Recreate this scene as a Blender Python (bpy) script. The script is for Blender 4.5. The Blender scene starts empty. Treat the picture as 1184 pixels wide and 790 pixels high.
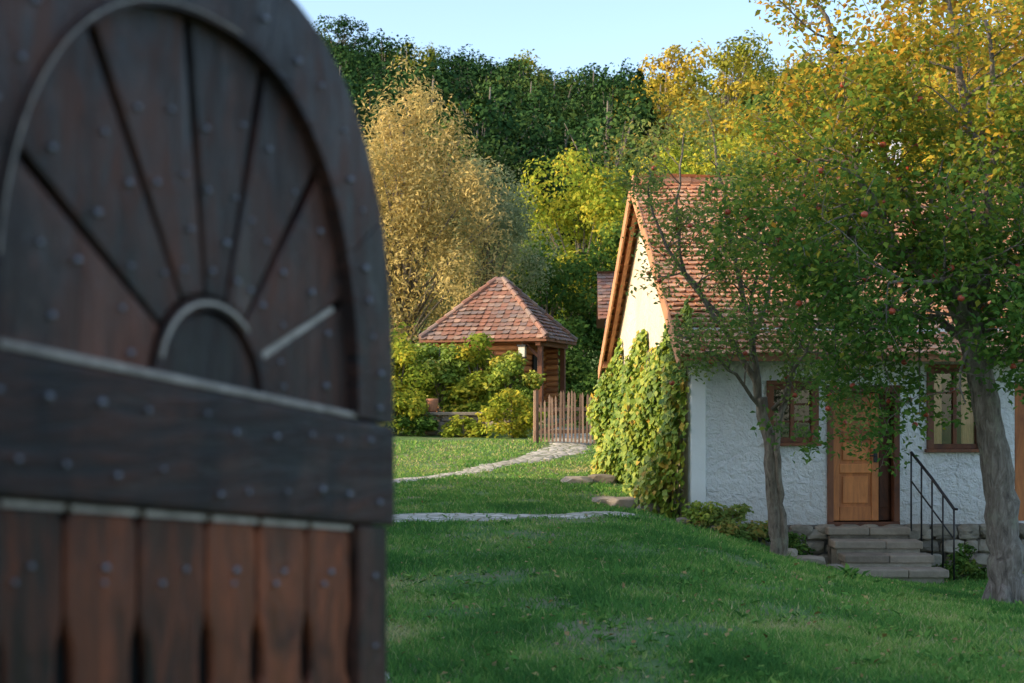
import bpy, math, random, bmesh
import numpy as np
from mathutils import Vector, Quaternion
random.seed(7); rng=np.random.default_rng(7)
S=bpy.context.scene
COL=S.collection

# ------------------------------------------------------------ helpers
def link(o,parent=None):
    COL.objects.link(o)
    if parent is not None: o.parent=parent
    return o
def empty(name,loc=(0,0,0),rz=0):
    e=bpy.data.objects.new(name,None); e.location=loc; e.rotation_euler=(0,0,rz); e.empty_display_size=.3
    return link(e)
def attr(me,vals,name='rnd'):
    a=me.attributes.new(name,'FLOAT','POINT'); a.data.foreach_set('value',np.asarray(vals,dtype=np.float32))
def bulk(name,V,k,mat,rnd=None,parent=None,asmesh=False):
    V=np.asarray(V,dtype=np.float32).reshape(-1,3); n=len(V)//k
    me=bpy.data.meshes.new(name)
    me.vertices.add(len(V)); me.vertices.foreach_set('co',V.ravel())
    me.loops.add(len(V)); me.loops.foreach_set('vertex_index',np.arange(len(V),dtype=np.int32))
    me.polygons.add(n); me.polygons.foreach_set('loop_start',np.arange(0,n*k,k,dtype=np.int32))
    me.update(calc_edges=True)
    if rnd is not None: attr(me,np.repeat(rnd,k))
    me.materials.append(mat)
    if asmesh: return me
    return link(bpy.data.objects.new(name,me),parent)

class MB:
    def __init__(s): s.v=[];s.f=[];s.r=[]
    def add(s,vs,fs,r=None):
        b=len(s.v); r=random.random() if r is None else r
        s.v+= [tuple(v) for v in vs]; s.r+=[r]*len(vs)
        s.f+= [tuple(b+i for i in f) for f in fs]
    def box(s,x0,x1,y0,y1,z0,z1,r=None,fn=None):
        vs=[(x0,y0,z0),(x1,y0,z0),(x1,y1,z0),(x0,y1,z0),(x0,y0,z1),(x1,y0,z1),(x1,y1,z1),(x0,y1,z1)]
        if fn: vs=[fn(*v) for v in vs]
        s.add(vs,[(0,3,2,1),(4,5,6,7),(0,1,5,4),(1,2,6,5),(2,3,7,6),(3,0,4,7)],r)
    def prism(s,poly,f0,f1,r=None):
        n=len(poly)
        s.add([f0(*p) for p in poly]+[f1(*p) for p in poly],
          [tuple(range(n))[::-1],tuple(range(n,2*n))]+[(i,(i+1)%n,n+(i+1)%n,n+i) for i in range(n)],r)
    def beam(s,a,b,w,h,r=None):
        a=Vector(a);b=Vector(b);d=(b-a).normalized()
        up=Vector((0,0,1)) if abs(d.z)<.95 else Vector((1,0,0))
        sd=d.cross(up).normalized()*w/2; u=sd.normalized().cross(d)*h/2
        vs=[a-sd-u,a+sd-u,a+sd+u,a-sd+u,b-sd-u,b+sd-u,b+sd+u,b-sd+u]
        s.add(vs,[(0,3,2,1),(4,5,6,7),(0,1,5,4),(1,2,6,5),(2,3,7,6),(3,0,4,7)],r)
    def tube(s,pts,rad,seg=7,r=None):
        pts=[Vector(p) for p in pts]; n=len(pts); vs=[];fs=[]
        a=None
        for i,p in enumerate(pts):
            d=(pts[min(i+1,n-1)]-pts[max(i-1,0)])
            if d.length<1e-6: d=Vector((0,0,1))
            d.normalize()
            if a is None: a=d.orthogonal()
            a=a-a.dot(d)*d
            if a.length<1e-4: a=d.orthogonal()
            a.normalize(); b=d.cross(a)
            for k in range(seg):
                t=2*math.pi*k/seg; vs.append(p+(a*math.cos(t)+b*math.sin(t))*rad[i])
        for i in range(n-1):
            for k in range(seg):
                k2=(k+1)%seg; fs.append((i*seg+k,i*seg+k2,(i+1)*seg+k2,(i+1)*seg+k))
        fs.append(tuple(range(seg))[::-1]); fs.append(tuple((n-1)*seg+k for k in range(seg)))
        s.add(vs,fs,r)
    def obj(s,name,mat,parent=None,bevel=0,smooth=False,asmesh=False):
        me=bpy.data.meshes.new(name); me.from_pydata(s.v,[],s.f); me.update(); attr(me,s.r)
        me.materials.append(mat)
        if smooth: me.polygons.foreach_set('use_smooth',[True]*len(me.polygons))
        if asmesh: return me
        o=link(bpy.data.objects.new(name,me),parent)
        if bevel:
            m=o.modifiers.new('b','BEVEL'); m.width=bevel; m.segments=2; m.limit_method='ANGLE'
        return o

# ------------------------------------------------------------ materials
def newmat(name):
    m=bpy.data.materials.new(name); m.use_nodes=True; nt=m.node_tree
    return m,nt,nt.nodes['Principled BSDF']
def nd(nt,t,**k):
    n=nt.nodes.new(t)
    for a,b in k.items(): setattr(n,a,b)
    return n
def ramp(nt,stops,src):
    r=nd(nt,'ShaderNodeValToRGB'); e=r.color_ramp.elements
    e[0].position=stops[0][0]; e[0].color=(*stops[0][1],1)
    e[1].position=stops[-1][0]; e[1].color=(*stops[-1][1],1)
    for p,c in stops[1:-1]:
        x=e.new(p); x.color=(*c,1)
    nt.links.new(src,r.inputs[0]); return r.outputs[0]
def noise(nt,scale,detail=5,rough=.6,vec=None,dist=0):
    n=nd(nt,'ShaderNodeTexNoise'); n.inputs['Scale'].default_value=scale; n.inputs['Detail'].default_value=detail
    n.inputs['Roughness'].default_value=rough; n.inputs['Distortion'].default_value=dist
    if vec is None: vec=coords(nt)
    nt.links.new(vec,n.inputs['Vector']); return n.outputs[0]
def coords(nt,scale=(1,1,1)):
    t=nd(nt,'ShaderNodeTexCoord')
    if scale==(1,1,1): return t.outputs['Object']
    m=nd(nt,'ShaderNodeMapping'); m.inputs['Scale'].default_value=scale
    nt.links.new(t.outputs['Object'],m.inputs[0]); return m.outputs[0]
def math_(nt,op,a,b):
    m=nd(nt,'ShaderNodeMath',operation=op)
    for i,x in enumerate((a,b)):
        if hasattr(x,'is_linked'): nt.links.new(x,m.inputs[i])
        else: m.inputs[i].default_value=x
    return m.outputs[0]
def mix(nt,f,a,b,mode='MIX'):
    m=nd(nt,'ShaderNodeMix',data_type='RGBA',blend_type=mode)
    for s,x in ((m.inputs[0],f),(m.inputs[6],a),(m.inputs[7],b)):
        if hasattr(x,'is_linked'): nt.links.new(x,s)
        elif isinstance(x,tuple): s.default_value=(*x,1)
        else: s.default_value=x
    return m.outputs[2]
def bump(nt,h,bs,strength=.4,dist=.02):
    b=nd(nt,'ShaderNodeBump'); b.inputs['Strength'].default_value=strength; b.inputs['Distance'].default_value=dist
    nt.links.new(h,b.inputs['Height']); nt.links.new(b.outputs[0],bs.inputs['Normal'])
def rndattr(nt):
    a=nd(nt,'ShaderNodeAttribute'); a.attribute_name='rnd'; return a.outputs['Fac']

def leafmat(name,stops,transl=.35,objrand=0.0,rough=.5,simple=False):
    m,nt,bs=newmat(name)
    f=rndattr(nt)
    if objrand:
        oi=nd(nt,'ShaderNodeObjectInfo')
        f=math_(nt,'ADD',math_(nt,'MULTIPLY',f,1-objrand),math_(nt,'MULTIPLY',oi.outputs['Random'],objrand))
    c=ramp(nt,stops,f); out=nt.nodes['Material Output'].inputs[0]
    if simple:
        bs=nd(nt,'ShaderNodeBsdfDiffuse'); nt.links.new(c,bs.inputs[0])
    else:
        nt.links.new(c,bs.inputs['Base Color']); bs.inputs['Roughness'].default_value=rough
        bs.inputs['Specular IOR Level'].default_value=.3
    if transl<=0:
        nt.links.new(bs.outputs[0],out); return m
    t=nd(nt,'ShaderNodeBsdfTranslucent'); nt.links.new(c,t.inputs[0])
    mx=nd(nt,'ShaderNodeMixShader'); mx.inputs[0].default_value=transl
    nt.links.new(bs.outputs[0],mx.inputs[1]); nt.links.new(t.outputs[0],mx.inputs[2])
    nt.links.new(mx.outputs[0],out)
    return m
def woodmat(name,dark,light,grain=(3,3,40),rough=.6,b=.4,var=.5,spec=.4,coat=0,lo=.45,hi=.80,sc=1.0,wear=None,blotch=0):
    m,nt,bs=newmat(name)
    n1=noise(nt,sc,8,.7,coords(nt,grain),.8)
    n2=noise(nt,2.3*sc,4)
    f=math_(nt,'ADD',math_(nt,'MULTIPLY',n1,.75),math_(nt,'MULTIPLY',rndattr(nt),var*.5))
    f=math_(nt,'ADD',f,math_(nt,'MULTIPLY',n2,.25))
    c=ramp(nt,[(lo,dark),(hi,light)],f)
    if wear:
        n3=noise(nt,6,7,.7)
        c=mix(nt,ramp(nt,[(.54,(0,0,0)),(.68,(1,1,1))],n3),c,wear)
    if blotch:
        n4=noise(nt,3.2,6,.7,coords(nt,(1.3,1.3,.8)),.6)
        c=mix(nt,ramp(nt,[(.46,(0,0,0)),(.62,(blotch,blotch,blotch))],n4),c,(.006,.004,.005))
        n5=noise(nt,28,5,.8)
        c=mix(nt,ramp(nt,[(.64,(0,0,0)),(.74,(.55,.55,.55))],n5),c,(.16,.11,.09))
    nt.links.new(c,bs.inputs['Base Color'])
    bs.inputs['Specular IOR Level'].default_value=spec
    r=nd(nt,'ShaderNodeMapRange'); r.inputs[1].default_value=.35; r.inputs[2].default_value=.65; r.inputs[3].default_value=rough-.15; r.inputs[4].default_value=rough+.25
    nt.links.new(n1,r.inputs[0]); nt.links.new(r.outputs[0],bs.inputs['Roughness'])
    bs.inputs['Coat Weight'].default_value=coat; bs.inputs['Coat Roughness'].default_value=.3
    bump(nt,n1,bs,b,.01); return m
def tilemat(name,stops,rough=.75,dirt=.35):
    m,nt,bs=newmat(name)
    n=noise(nt,14,5); n2=noise(nt,.9,4); n3=noise(nt,2.2,7,.7)
    f=math_(nt,'ADD',math_(nt,'MULTIPLY',rndattr(nt),.6),math_(nt,'MULTIPLY',n2,.45))
    c=ramp(nt,stops,f); c=mix(nt,math_(nt,'MULTIPLY',n,dirt),c,(.14,.11,.085))
    c=mix(nt,ramp(nt,[(.52,(0,0,0)),(.68,(.6,.6,.6))],n3),c,(.17,.14,.10))
    nt.links.new(c,bs.inputs['Base Color']); bs.inputs['Roughness'].default_value=rough
    bump(nt,n,bs,.4,.01); return m
def stonemat(name,stops,scale=6,rough=.85,b=.7):
    m,nt,bs=newmat(name)
    n=noise(nt,scale,8,.65); n2=noise(nt,scale*5,4)
    f=math_(nt,'ADD',math_(nt,'MULTIPLY',n,.7),math_(nt,'MULTIPLY',rndattr(nt),.35))
    nt.links.new(ramp(nt,stops,f),bs.inputs['Base Color']); bs.inputs['Roughness'].default_value=rough
    bump(nt,math_(nt,'ADD',n,math_(nt,'MULTIPLY',n2,.4)),bs,b,.03); return m
def barkmat(name,stops):
    m,nt,bs=newmat(name)
    n=noise(nt,1,7,.7,coords(nt,(22,22,5)),.7); l=noise(nt,5,5,.6)
    c=ramp(nt,stops,n); c=mix(nt,ramp(nt,[(.55,(0,0,0)),(.7,(.7,.7,.7))],l),c,(.26,.27,.20))
    nt.links.new(c,bs.inputs['Base Color']); bs.inputs['Roughness'].default_value=.9
    bump(nt,n,bs,1.0,.035); return m
def plaster(name,base,dirt,lump=1.0):
    m,nt,bs=newmat(name)
    a=noise(nt,9,4,.55,dist=.5); b=noise(nt,38,3); l=noise(nt,.8,5,.6)
    c=mix(nt,ramp(nt,[(.45,(0,0,0)),(.75,(1,1,1))],l),base,dirt)
    g=nd(nt,'ShaderNodeSeparateXYZ'); nt.links.new(coords(nt),g.inputs[0])
    lo=nd(nt,'ShaderNodeMapRange'); lo.inputs[1].default_value=-.3; lo.inputs[2].default_value=.45; lo.inputs[3].default_value=.85; lo.inputs[4].default_value=0
    nt.links.new(math_(nt,'ADD',g.outputs[2],math_(nt,'MULTIPLY',math_(nt,'SUBTRACT',l,.5),.9)),lo.inputs[0])
    c=mix(nt,math_(nt,'MULTIPLY',lo.outputs[0],.6),c,(.36,.33,.27))
    nt.links.new(c,bs.inputs['Base Color']); bs.inputs['Roughness'].default_value=.9
    bump(nt,math_(nt,'ADD',a,math_(nt,'MULTIPLY',b,.3)),bs,1.0*lump,.10); return m
def plain(name,c,rough=.6,metal=0,bsc=0):
    m,nt,bs=newmat(name)
    n=noise(nt,20,4); cc=mix(nt,n,c,tuple(x*.6 for x in c)); nt.links.new(cc,bs.inputs['Base Color'])
    bs.inputs['Roughness'].default_value=rough; bs.inputs['Metallic'].default_value=metal
    if bsc: bump(nt,n,bs,bsc,.01)
    return m

M_bark=barkmat('bark_grey',[(.3,(.06,.05,.042)),(.5,(.20,.17,.145)),(.7,(.36,.33,.29))])
M_bark2=barkmat('bark_brown',[(.3,(.06,.05,.038)),(.5,(.19,.155,.12)),(.7,(.32,.28,.22))])
M_roof=tilemat('clay_roof_tiles',[(.1,(.38,.15,.075)),(.4,(.60,.27,.14)),(.7,(.74,.42,.24)),(.95,(.48,.30,.20))])
M_shingle=tilemat('old_roof_tiles',[(.1,(.13,.07,.055)),(.4,(.36,.15,.095)),(.6,(.19,.145,.14)),(.9,(.58,.34,.23))],dirt=.5)
M_white=plaster('white_rough_plaster',(.82,.83,.83),(.72,.72,.72))
M_white2=plaster('smooth_whitewash',(.86,.87,.87),(.8,.8,.78),.1)
M_cream=plaster('gable_plaster',(.70,.60,.47),(.52,.43,.34),.4)
M_stone=stonemat('rubble_stone',[(.25,(.10,.085,.065)),(.55,(.27,.235,.18)),(.85,(.42,.37,.30))],5)
M_step=stonemat('stone_step',[(.25,(.15,.12,.09)),(.6,(.31,.26,.20)),(.85,(.45,.39,.31))],4,b=.6)
M_mortar=stonemat('mortar',[(.2,(.09,.08,.07)),(.8,(.2,.18,.15))],10)
M_door=woodmat('door_wood',(.20,.055,.018),(.72,.27,.09),(5,5,.8),.55)
M_frame=woodmat('frame_wood',(.07,.024,.013),(.25,.10,.05),(5,5,2),.6)
M_rake=woodmat('rafter_wood',(.20,.08,.04),(.58,.29,.15),(3,3,3),.75)
M_hut=woodmat('hut_log_wood',(.20,.07,.028),(.66,.29,.12),(2,2,14),.7)
M_picket=woodmat('weathered_picket_wood',(.14,.085,.06),(.42,.28,.20),(6,6,1),.8)
M_caster=woodmat('shadow_caster_boards',(.05,.04,.03),(.18,.13,.10),(6,6,1),.8)
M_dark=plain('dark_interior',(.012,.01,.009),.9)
M_iron=plain('wrought_iron',(.05,.05,.055),.5,.6)
M_slate=plain('blue_grey_boards',(.13,.17,.22),.8,0,.3)
M_curtain=plain('curtain_cloth',(.85,.60,.32),.9)
M_apple=plain('red_apple',(.52,.09,.045),.4)
m,nt,bs=newmat('window_glass'); M_glass=m
gl=nd(nt,'ShaderNodeBsdfGlossy'); gl.inputs['Roughness'].default_value=.03
tr=nd(nt,'ShaderNodeBsdfTransparent'); mx=nd(nt,'ShaderNodeMixShader'); mx.inputs[0].default_value=.15
nt.links.new(tr.outputs[0],mx.inputs[1]); nt.links.new(gl.outputs[0],mx.inputs[2]); nt.links.new(mx.outputs[0],nt.nodes['Material Output'].inputs[0])

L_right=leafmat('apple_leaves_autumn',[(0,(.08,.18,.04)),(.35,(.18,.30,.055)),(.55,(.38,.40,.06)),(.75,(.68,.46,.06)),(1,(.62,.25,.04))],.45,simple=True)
L_slim=leafmat('apple_leaves_green',[(0,(.10,.20,.05)),(.55,(.24,.33,.09)),(.85,(.42,.40,.11)),(1,(.52,.27,.08))],.45,simple=True)
L_ivy=leafmat('ivy_leaves',[(0,(.08,.16,.02)),(.5,(.25,.35,.045)),(.8,(.46,.50,.07)),(1,(.55,.35,.05))],.25)
L_gold=leafmat('golden_willow_leaves',[(0,(.28,.25,.09)),(.5,(.56,.44,.17)),(1,(.82,.64,.28))],.4,simple=True)
L_sage=leafmat('sage_leaves',[(0,(.18,.23,.11)),(.6,(.40,.44,.22)),(1,(.60,.54,.26))],.4,simple=True)
L_lime=leafmat('lime_leaves',[(0,(.11,.20,.03)),(.5,(.34,.40,.05)),(1,(.72,.56,.07))],.4,simple=True)
L_green=leafmat('green_leaves',[(0,(.035,.085,.022)),(.6,(.10,.19,.04)),(1,(.22,.28,.055))],.3,simple=True)
L_orange=leafmat('autumn_golden_leaves',[(0,(.22,.22,.04)),(.5,(.56,.40,.055)),(.85,(.70,.38,.05)),(1,(.60,.24,.04))],.4,simple=True)
L_for=leafmat('forest_leaves',[(0,(.014,.040,.020)),(.5,(.038,.088,.028)),(.8,(.08,.13,.035)),(1,(.19,.18,.045))],0,.55,simple=True)
L_foraut=leafmat('forest_autumn_leaves',[(0,(.09,.14,.025)),(.4,(.23,.26,.04)),(.75,(.50,.38,.05)),(1,(.56,.28,.045))],.25,.6,simple=True)
L_con=leafmat('conifer_needles',[(0,(.012,.032,.016)),(1,(.045,.08,.03))],0,.3,simple=True)
L_grass=leafmat('grass_blades',[(0,(.075,.20,.05)),(.45,(.165,.36,.075)),(.75,(.34,.46,.11)),(1,(.60,.52,.25))],.3,0,.5,simple=True)
L_litter=leafmat('fallen_leaves',[(0,(.25,.14,.05)),(1,(.5,.36,.12))],0)

# ------------------------------------------------------------ terrain
def sstep(t): t=np.clip(t,0,1); return t*t*(3-2*t)
def terrain(x,y):
    x=np.asarray(x,float); y=np.asarray(y,float)
    z=np.interp(y,[-60,0,8,19,24,27,30,33,38,45,60,80],[0,0,0,0,.05,.13,.33,.6,.92,1.25,2.0,3.5])
    far=.285*(np.clip(y,80,220)-80)-.22*np.clip(y-220,0,400)
    z=z+far-.16*(np.clip(x,-90,22)+5)*sstep((y-80)/140)
    z=z+5*np.exp(-((x-34)/17)**2-((y-150)/34)**2)
    A=np.interp(y,[0,8,15,19.5,21,27,33],[0,-.10,-.60,-.95,-.95,-.3,0])
    z=z+A*sstep((x-1)/5)
    z=z+.03*np.sin(x*1.3+.7*y)*np.sin(y*.9-.4*x)*np.clip(y/10,0,1)+.012*np.sin(x*4.1)*np.sin(y*3.3+x)
    z=z+np.where(y>60,1.2*np.sin(x*.11+2)*np.sin(y*.08),0)*sstep((y-60)/40)
    return z
def axis(pts):
    out=[]
    for a,b,s in pts: out+=list(np.arange(a,b,s))
    return np.array(out+[pts[-1][1]])
gx=axis([(-500,-100,25),(-100,-12,4),(-12,-3,.5),(-3,10,.2),(10,16,.5),(16,110,4),(110,500,25)])
gy=axis([(-60,0,4),(0,5,.5),(5,34,.2),(34,60,1),(60,240,4),(240,620,20)])
GX,GY=np.meshgrid(gx,gy); GZ=terrain(GX,GY)
nx,ny=len(gx),len(gy)
me=bpy.data.meshes.new('ground')
idx=np.arange(nx*ny).reshape(ny,nx)
F=np.stack([idx[:-1,:-1],idx[:-1,1:],idx[1:,1:],idx[1:,:-1]],-1).reshape(-1,4)
me.from_pydata(np.stack([GX,GY,GZ],-1).reshape(-1,3).tolist(),[],F.tolist()); me.update()
me.polygons.foreach_set('use_smooth',[True]*len(me.polygons))
m,nt,bs=newmat('lawn_soil')
a=noise(nt,.8,7,.65); b=noise(nt,7,6,.7); c=noise(nt,60,3)
col=ramp(nt,[(.3,(.06,.15,.035)),(.5,(.11,.23,.05)),(.7,(.24,.28,.09))],b)
col=mix(nt,ramp(nt,[(.50,(0,0,0)),(.62,(1,1,1))],a),col,(.30,.25,.15))
col=mix(nt,math_(nt,'MULTIPLY',c,.35),col,(.08,.09,.04))
nt.links.new(col,bs.inputs['Base Color']); bs.inputs['Roughness'].default_value=.95
bump(nt,math_(nt,'ADD',b,c),bs,.6,.05)
me.materials.append(m); link(bpy.data.objects.new('ground',me))

# ------------------------------------------------------------ paths
def path(name,ctr,wid,mat,dz=.014):
    pts=np.array(ctr,float); seg=np.r_[0,np.cumsum(np.linalg.norm(np.diff(pts,axis=0),axis=1))]
    t=np.arange(0,seg[-1],.12); X=np.interp(t,seg,pts[:,0]); Y=np.interp(t,seg,pts[:,1]); W=np.interp(t,seg,wid)
    k=np.ones(15)/15
    Xs=np.convolve(np.pad(X,7,'edge'),k,'valid'); Ys=np.convolve(np.pad(Y,7,'edge'),k,'valid')
    dx=np.gradient(Xs); dy=np.gradient(Ys); l=np.hypot(dx,dy); nxx,nyy=-dy/l,dx/l
    K=7; vs=[];fs=[]
    j0=rng.normal(0,.07,len(t))+.11*np.sin(t*3); j1=rng.normal(0,.07,len(t))+.11*np.sin(t*2.3+1)
    for i in range(len(t)):
        for q in range(K):
            s=-1+2*q/(K-1); w=W[i]/2*s+(j0[i]*max(0,-s)+j1[i]*max(0,s))
            x=Xs[i]+nxx[i]*w; y=Ys[i]+nyy[i]*w
            e=-.03 if q in(0,K-1) else dz+.008
            vs.append((x,y,float(terrain(x,y))+e))
    for i in range(len(t)-1):
        for q in range(K-1): fs.append((i*K+q,i*K+q+1,(i+1)*K+q+1,(i+1)*K+q))
    me=bpy.data.meshes.new(name); me.from_pydata(vs,[],fs); me.update(); me.materials.append(mat)
    me.polygons.foreach_set('use_smooth',[True]*len(me.polygons))
    link(bpy.data.objects.new(name,me))
    return np.stack([Xs,Ys,W],-1)
m,nt,bs=newmat('path_stones'); M_path=m
v=nd(nt,'ShaderNodeTexVoronoi'); v.inputs['Scale'].default_value=5; nt.links.new(coords(nt),v.inputs['Vector'])
v2=nd(nt,'ShaderNodeTexVoronoi',feature='DISTANCE_TO_EDGE'); v2.inputs['Scale'].default_value=5; nt.links.new(coords(nt),v2.inputs['Vector'])
n=noise(nt,25,5)
sep=nd(nt,'ShaderNodeSeparateColor'); nt.links.new(v.outputs['Color'],sep.inputs[0])
c=ramp(nt,[(.1,(.34,.31,.26)),(.9,(.70,.65,.56))],math_(nt,'ADD',math_(nt,'MULTIPLY',sep.outputs[0],.6),math_(nt,'MULTIPLY',n,.4)))
c=mix(nt,ramp(nt,[(.0,(1,1,1)),(.12,(0,0,0))],v2.outputs[0]),c,(.14,.17,.07))
nt.links.new(c,bs.inputs['Base Color']); bs.inputs['Roughness'].default_value=.9
bump(nt,v2.outputs[0],bs,.6,.05)
PA=path('stone_path',[(-6,17),(-3.5,18.6),(-1.6,19.2),(0,20.1),(1.3,19.9),(1.9,20.6)],[1.9,1.9,1.7,.8,.5,.4],M_path)
PB=path('stone_path.001',[(-7,24),(-4,25.2),(-2.0,26.6),(-.2,29.3),(.9,31.4),(1.4,33),(1.5,38)],[.7,.7,.6,.6,1.1,1.2,1.2],M_path)
PC=path('stone_path.002',[(-.9,.5),(-1.05,5),(-1.10,7.5),(-1.30,9.2),(-1.9,10.5),(-4,13)],[1.0,.95,1.02,.9,.9,.9],M_path)
allp=np.vstack([PA,PB,PC])

# ------------------------------------------------------------ leaves
def quads(P,size,nrm,tip,asp=.6,fold=.15):
    n=len(P); size=np.broadcast_to(size,(n,))[:,None]
    nrm=nrm/np.linalg.norm(nrm,axis=1,keepdims=True)
    tip=tip-(tip*nrm).sum(1,keepdims=True)*nrm; tip/=np.linalg.norm(tip,axis=1,keepdims=True)+1e-9
    s=np.cross(nrm,tip)
    a=P; c=P+tip*size; m=P+tip*size*.45
    b=m+s*size*asp/2+nrm*size*fold; d=m-s*size*asp/2+nrm*size*fold
    return np.stack([a,b,c,d],1)
def rleaves(P,size,asp=.6,up=.4,down=.3):
    n=len(P); nr=rng.normal(size=(n,3)); nr[:,2]=np.abs(nr[:,2])+up
    tp=rng.normal(size=(n,3)); tp[:,2]-=down
    return quads(P,size,nr,tp,asp)

class Tree:
    def __init__(s): s.mb=MB(); s.tips=[]
    def limb(s,pts,r0,r1,seg=8,jit=.02):
        p=[Vector(q) for q in pts]; out=[p[0]]
        for i in range(len(p)-1):
            q0=p[max(i-1,0)];q3=p[min(i+2,len(p)-1)]
            for t in (.25,.5,.75,1):
                a=p[i];b=p[i+1];t2=t*t;t3=t2*t
                out.append(.5*((2*a)+(b-q0)*t+(2*q0-5*a+4*b-q3)*t2+(-q0+3*a-3*b+q3)*t3)+Vector([random.gauss(0,jit) for _ in range(3)]))
        n=len(out); rad=[(r0+(r1-r0)*(i/(n-1)))*random.uniform(.94,1.06) for i in range(n)]
        s.mb.tube(out,rad,seg); return out,rad
    def grow(s,p,d,L,r,lv,mx,nc=4,up=.15,wob=.35):
        n=5; pts=[p.copy()]; rad=[r]; d=d.normalized()
        for i in range(n):
            d=(d+Vector([random.gauss(0,wob*.5) for _ in range(3)])+Vector((0,0,up*.3))).normalized()
            p=p+d*L/n; pts.append(p.copy()); rad.append(r*(1-.75*(i+1)/n))
        s.mb.tube(pts,rad,6 if lv<2 else 4)
        if lv>=mx:
            for q in pts[1:]: s.tips.append(q)
            return
        if lv>=mx-1:
            for q in pts[3:]: s.tips.append(q)
        for c in range(nc):
            i=random.randint(1,n); a=random.uniform(0,6.28); ax=d.orthogonal()
            ax.rotate(Quaternion(d,a))
            nd_=(d*random.uniform(.2,.9)+ax).normalized()
            s.grow(pts[i],nd_,L*random.uniform(.45,.75),max(rad[i]*.6,.004),lv+1,mx,nc,up,wob)
    def sprout(s,pts,rad,k,L,start=.3,mx=2,nc=4,up=.15):
        n=len(pts)
        for c in range(k):
            i=int(n*random.uniform(start,.999)); d=(pts[min(i+1,n-1)]-pts[max(i-1,0)]).normalized()
            v=Vector([random.gauss(0,1) for _ in range(3)]); v=(v-v.dot(d)*d).normalized()
            s.grow(pts[i],(v+d*random.uniform(0,.8)),L*random.uniform(.6,1.15),max(rad[i]*.5,.008),1,mx,nc,up)

def leafcloud(tips,n,spread):
    T=np.array([tuple(t) for t in tips]); wgt=rng.random(len(T))**1.5+.05; i=rng.choice(len(T),n,p=wgt/wgt.sum())
    return T[i]+rng.normal(0,spread,(n,3)),i

def icos(mb,c,r,sub=1):
    bm=bmesh.new(); bmesh.ops.create_icosphere(bm,subdivisions=sub,radius=1)
    vs=[(c[0]+v.co.x*r[0],c[1]+v.co.y*r[1],c[2]+v.co.z*r[2]) for v in bm.verts]
    fs=[tuple(v.index for v in f.verts) for f in bm.faces]; bm.free(); mb.add(vs,fs)
def rock(mb,c,r,seed=0):
    rr=random.Random(seed); bm=bmesh.new(); bmesh.ops.create_icosphere(bm,subdivisions=2,radius=1)
    ph=[rr.uniform(0,6) for _ in range(6)]
    vs=[]
    for v in bm.verts:
        q=v.co; k=1+.16*math.sin(q.x*3+ph[0])+.14*math.sin(q.y*3.7+ph[1])+.12*math.sin(q.z*4+ph[2])+rr.uniform(-.05,.05)
        f=[max(-.75,min(.75,x)) for x in (q.x*k,q.y*k,q.z*k)]
        vs.append((c[0]+f[0]*r[0],c[1]+f[1]*r[1],c[2]+f[2]*r[2]))
    fs=[tuple(v.index for v in f.verts) for f in bm.faces]; bm.free(); mb.add(vs,fs)

# right apple tree
random.seed(11)
E=empty('apple_tree'); T=Tree()
T.limb([(5.30,15,-.78),(5.27,15,-.6),(5.24,15,-.42),(5.20,15,-.1),(5.17,15.0,.4),(5.10,15.0,.95),(5.02,15.0,1.45),(4.92,15,1.95),(4.86,15,2.35)],.215,.12,16,.012)
for a_ in range(5):
    t=a_*1.26+.4; T.mb.tube([(5.22+.08*math.cos(t),15+.08*math.sin(t),-.25),(5.24+.2*math.cos(t),15+.2*math.sin(t),-.50),(5.25+.36*math.cos(t),15+.36*math.sin(t),-.72)],[.09,.08,.03],7)
limbs=[([(4.87,15,2.25),(4.54,14.9,2.74),(4.0,14.8,3.2),(3.4,14.8,3.25),(2.95,14.9,3.0)],.09,.02),
 ([(4.86,15,2.3),(5.0,15.1,3.1),(4.95,15,4.0),(4.7,15,5.1),(4.5,15,6.3)],.10,.02),
 ([(4.86,15,2.3),(4.65,15.2,2.9),(4.2,15.4,4.0),(3.6,15.5,5.0),(3.35,15.4,5.9)],.085,.02),
 ([(4.86,15,2.3),(5.3,14.9,2.8),(6.0,14.8,3.6),(6.6,14.7,4.6)],.09,.02),
 ([(4.9,15,2.0),(4.65,14.4,2.4),(4.2,13.8,2.75),(3.6,13.5,2.7)],.06,.015),
 ([(4.9,15,2.3),(5.1,15.9,3.2),(5.3,16.7,4.6),(5.3,17.2,5.6)],.08,.02),
 ([(4.98,15.1,3.2),(5.5,15.0,4.2),(5.9,15,5.4),(6.1,15,6.4)],.06,.015),
 ([(4.0,14.8,3.2),(3.6,14.6,3.9),(3.3,14.5,4.6)],.045,.012),
 ([(4.3,15.3,3.8),(3.9,15.6,4.2),(3.3,15.8,4.3)],.04,.012),
 ([(4.9,14.9,2.6),(4.8,14.3,3.4),(4.7,13.9,4.4),(4.6,13.8,5.3)],.06,.015),
 ([(4.9,15,2.1),(4.6,15.5,2.5),(4.1,15.9,2.6),(3.6,16.2,2.4)],.05,.015),
 ([(4.9,14.95,2.2),(4.75,14.5,2.7),(4.9,14.1,3.0),(5.2,13.8,2.9)],.045,.012),
 ([(4.9,15,1.9),(5.4,14.7,2.2),(6.1,14.4,2.5),(6.8,14.2,2.5)],.06,.015)]
for pts,r0,r1 in limbs:
    o,r=T.limb(pts,r0,r1,8,.03); T.sprout(o,r,11,1.05,.3,3,3,.02)
T.mb.obj('trunk_and_limbs',M_bark,E,smooth=True)
P,i=leafcloud(T.tips,54000,.10)
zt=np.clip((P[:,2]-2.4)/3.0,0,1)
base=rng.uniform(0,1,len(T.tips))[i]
rn=np.clip(.10+.58*zt+.36*(base-.5)+rng.normal(0,.13,len(P)),0,1)
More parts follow.
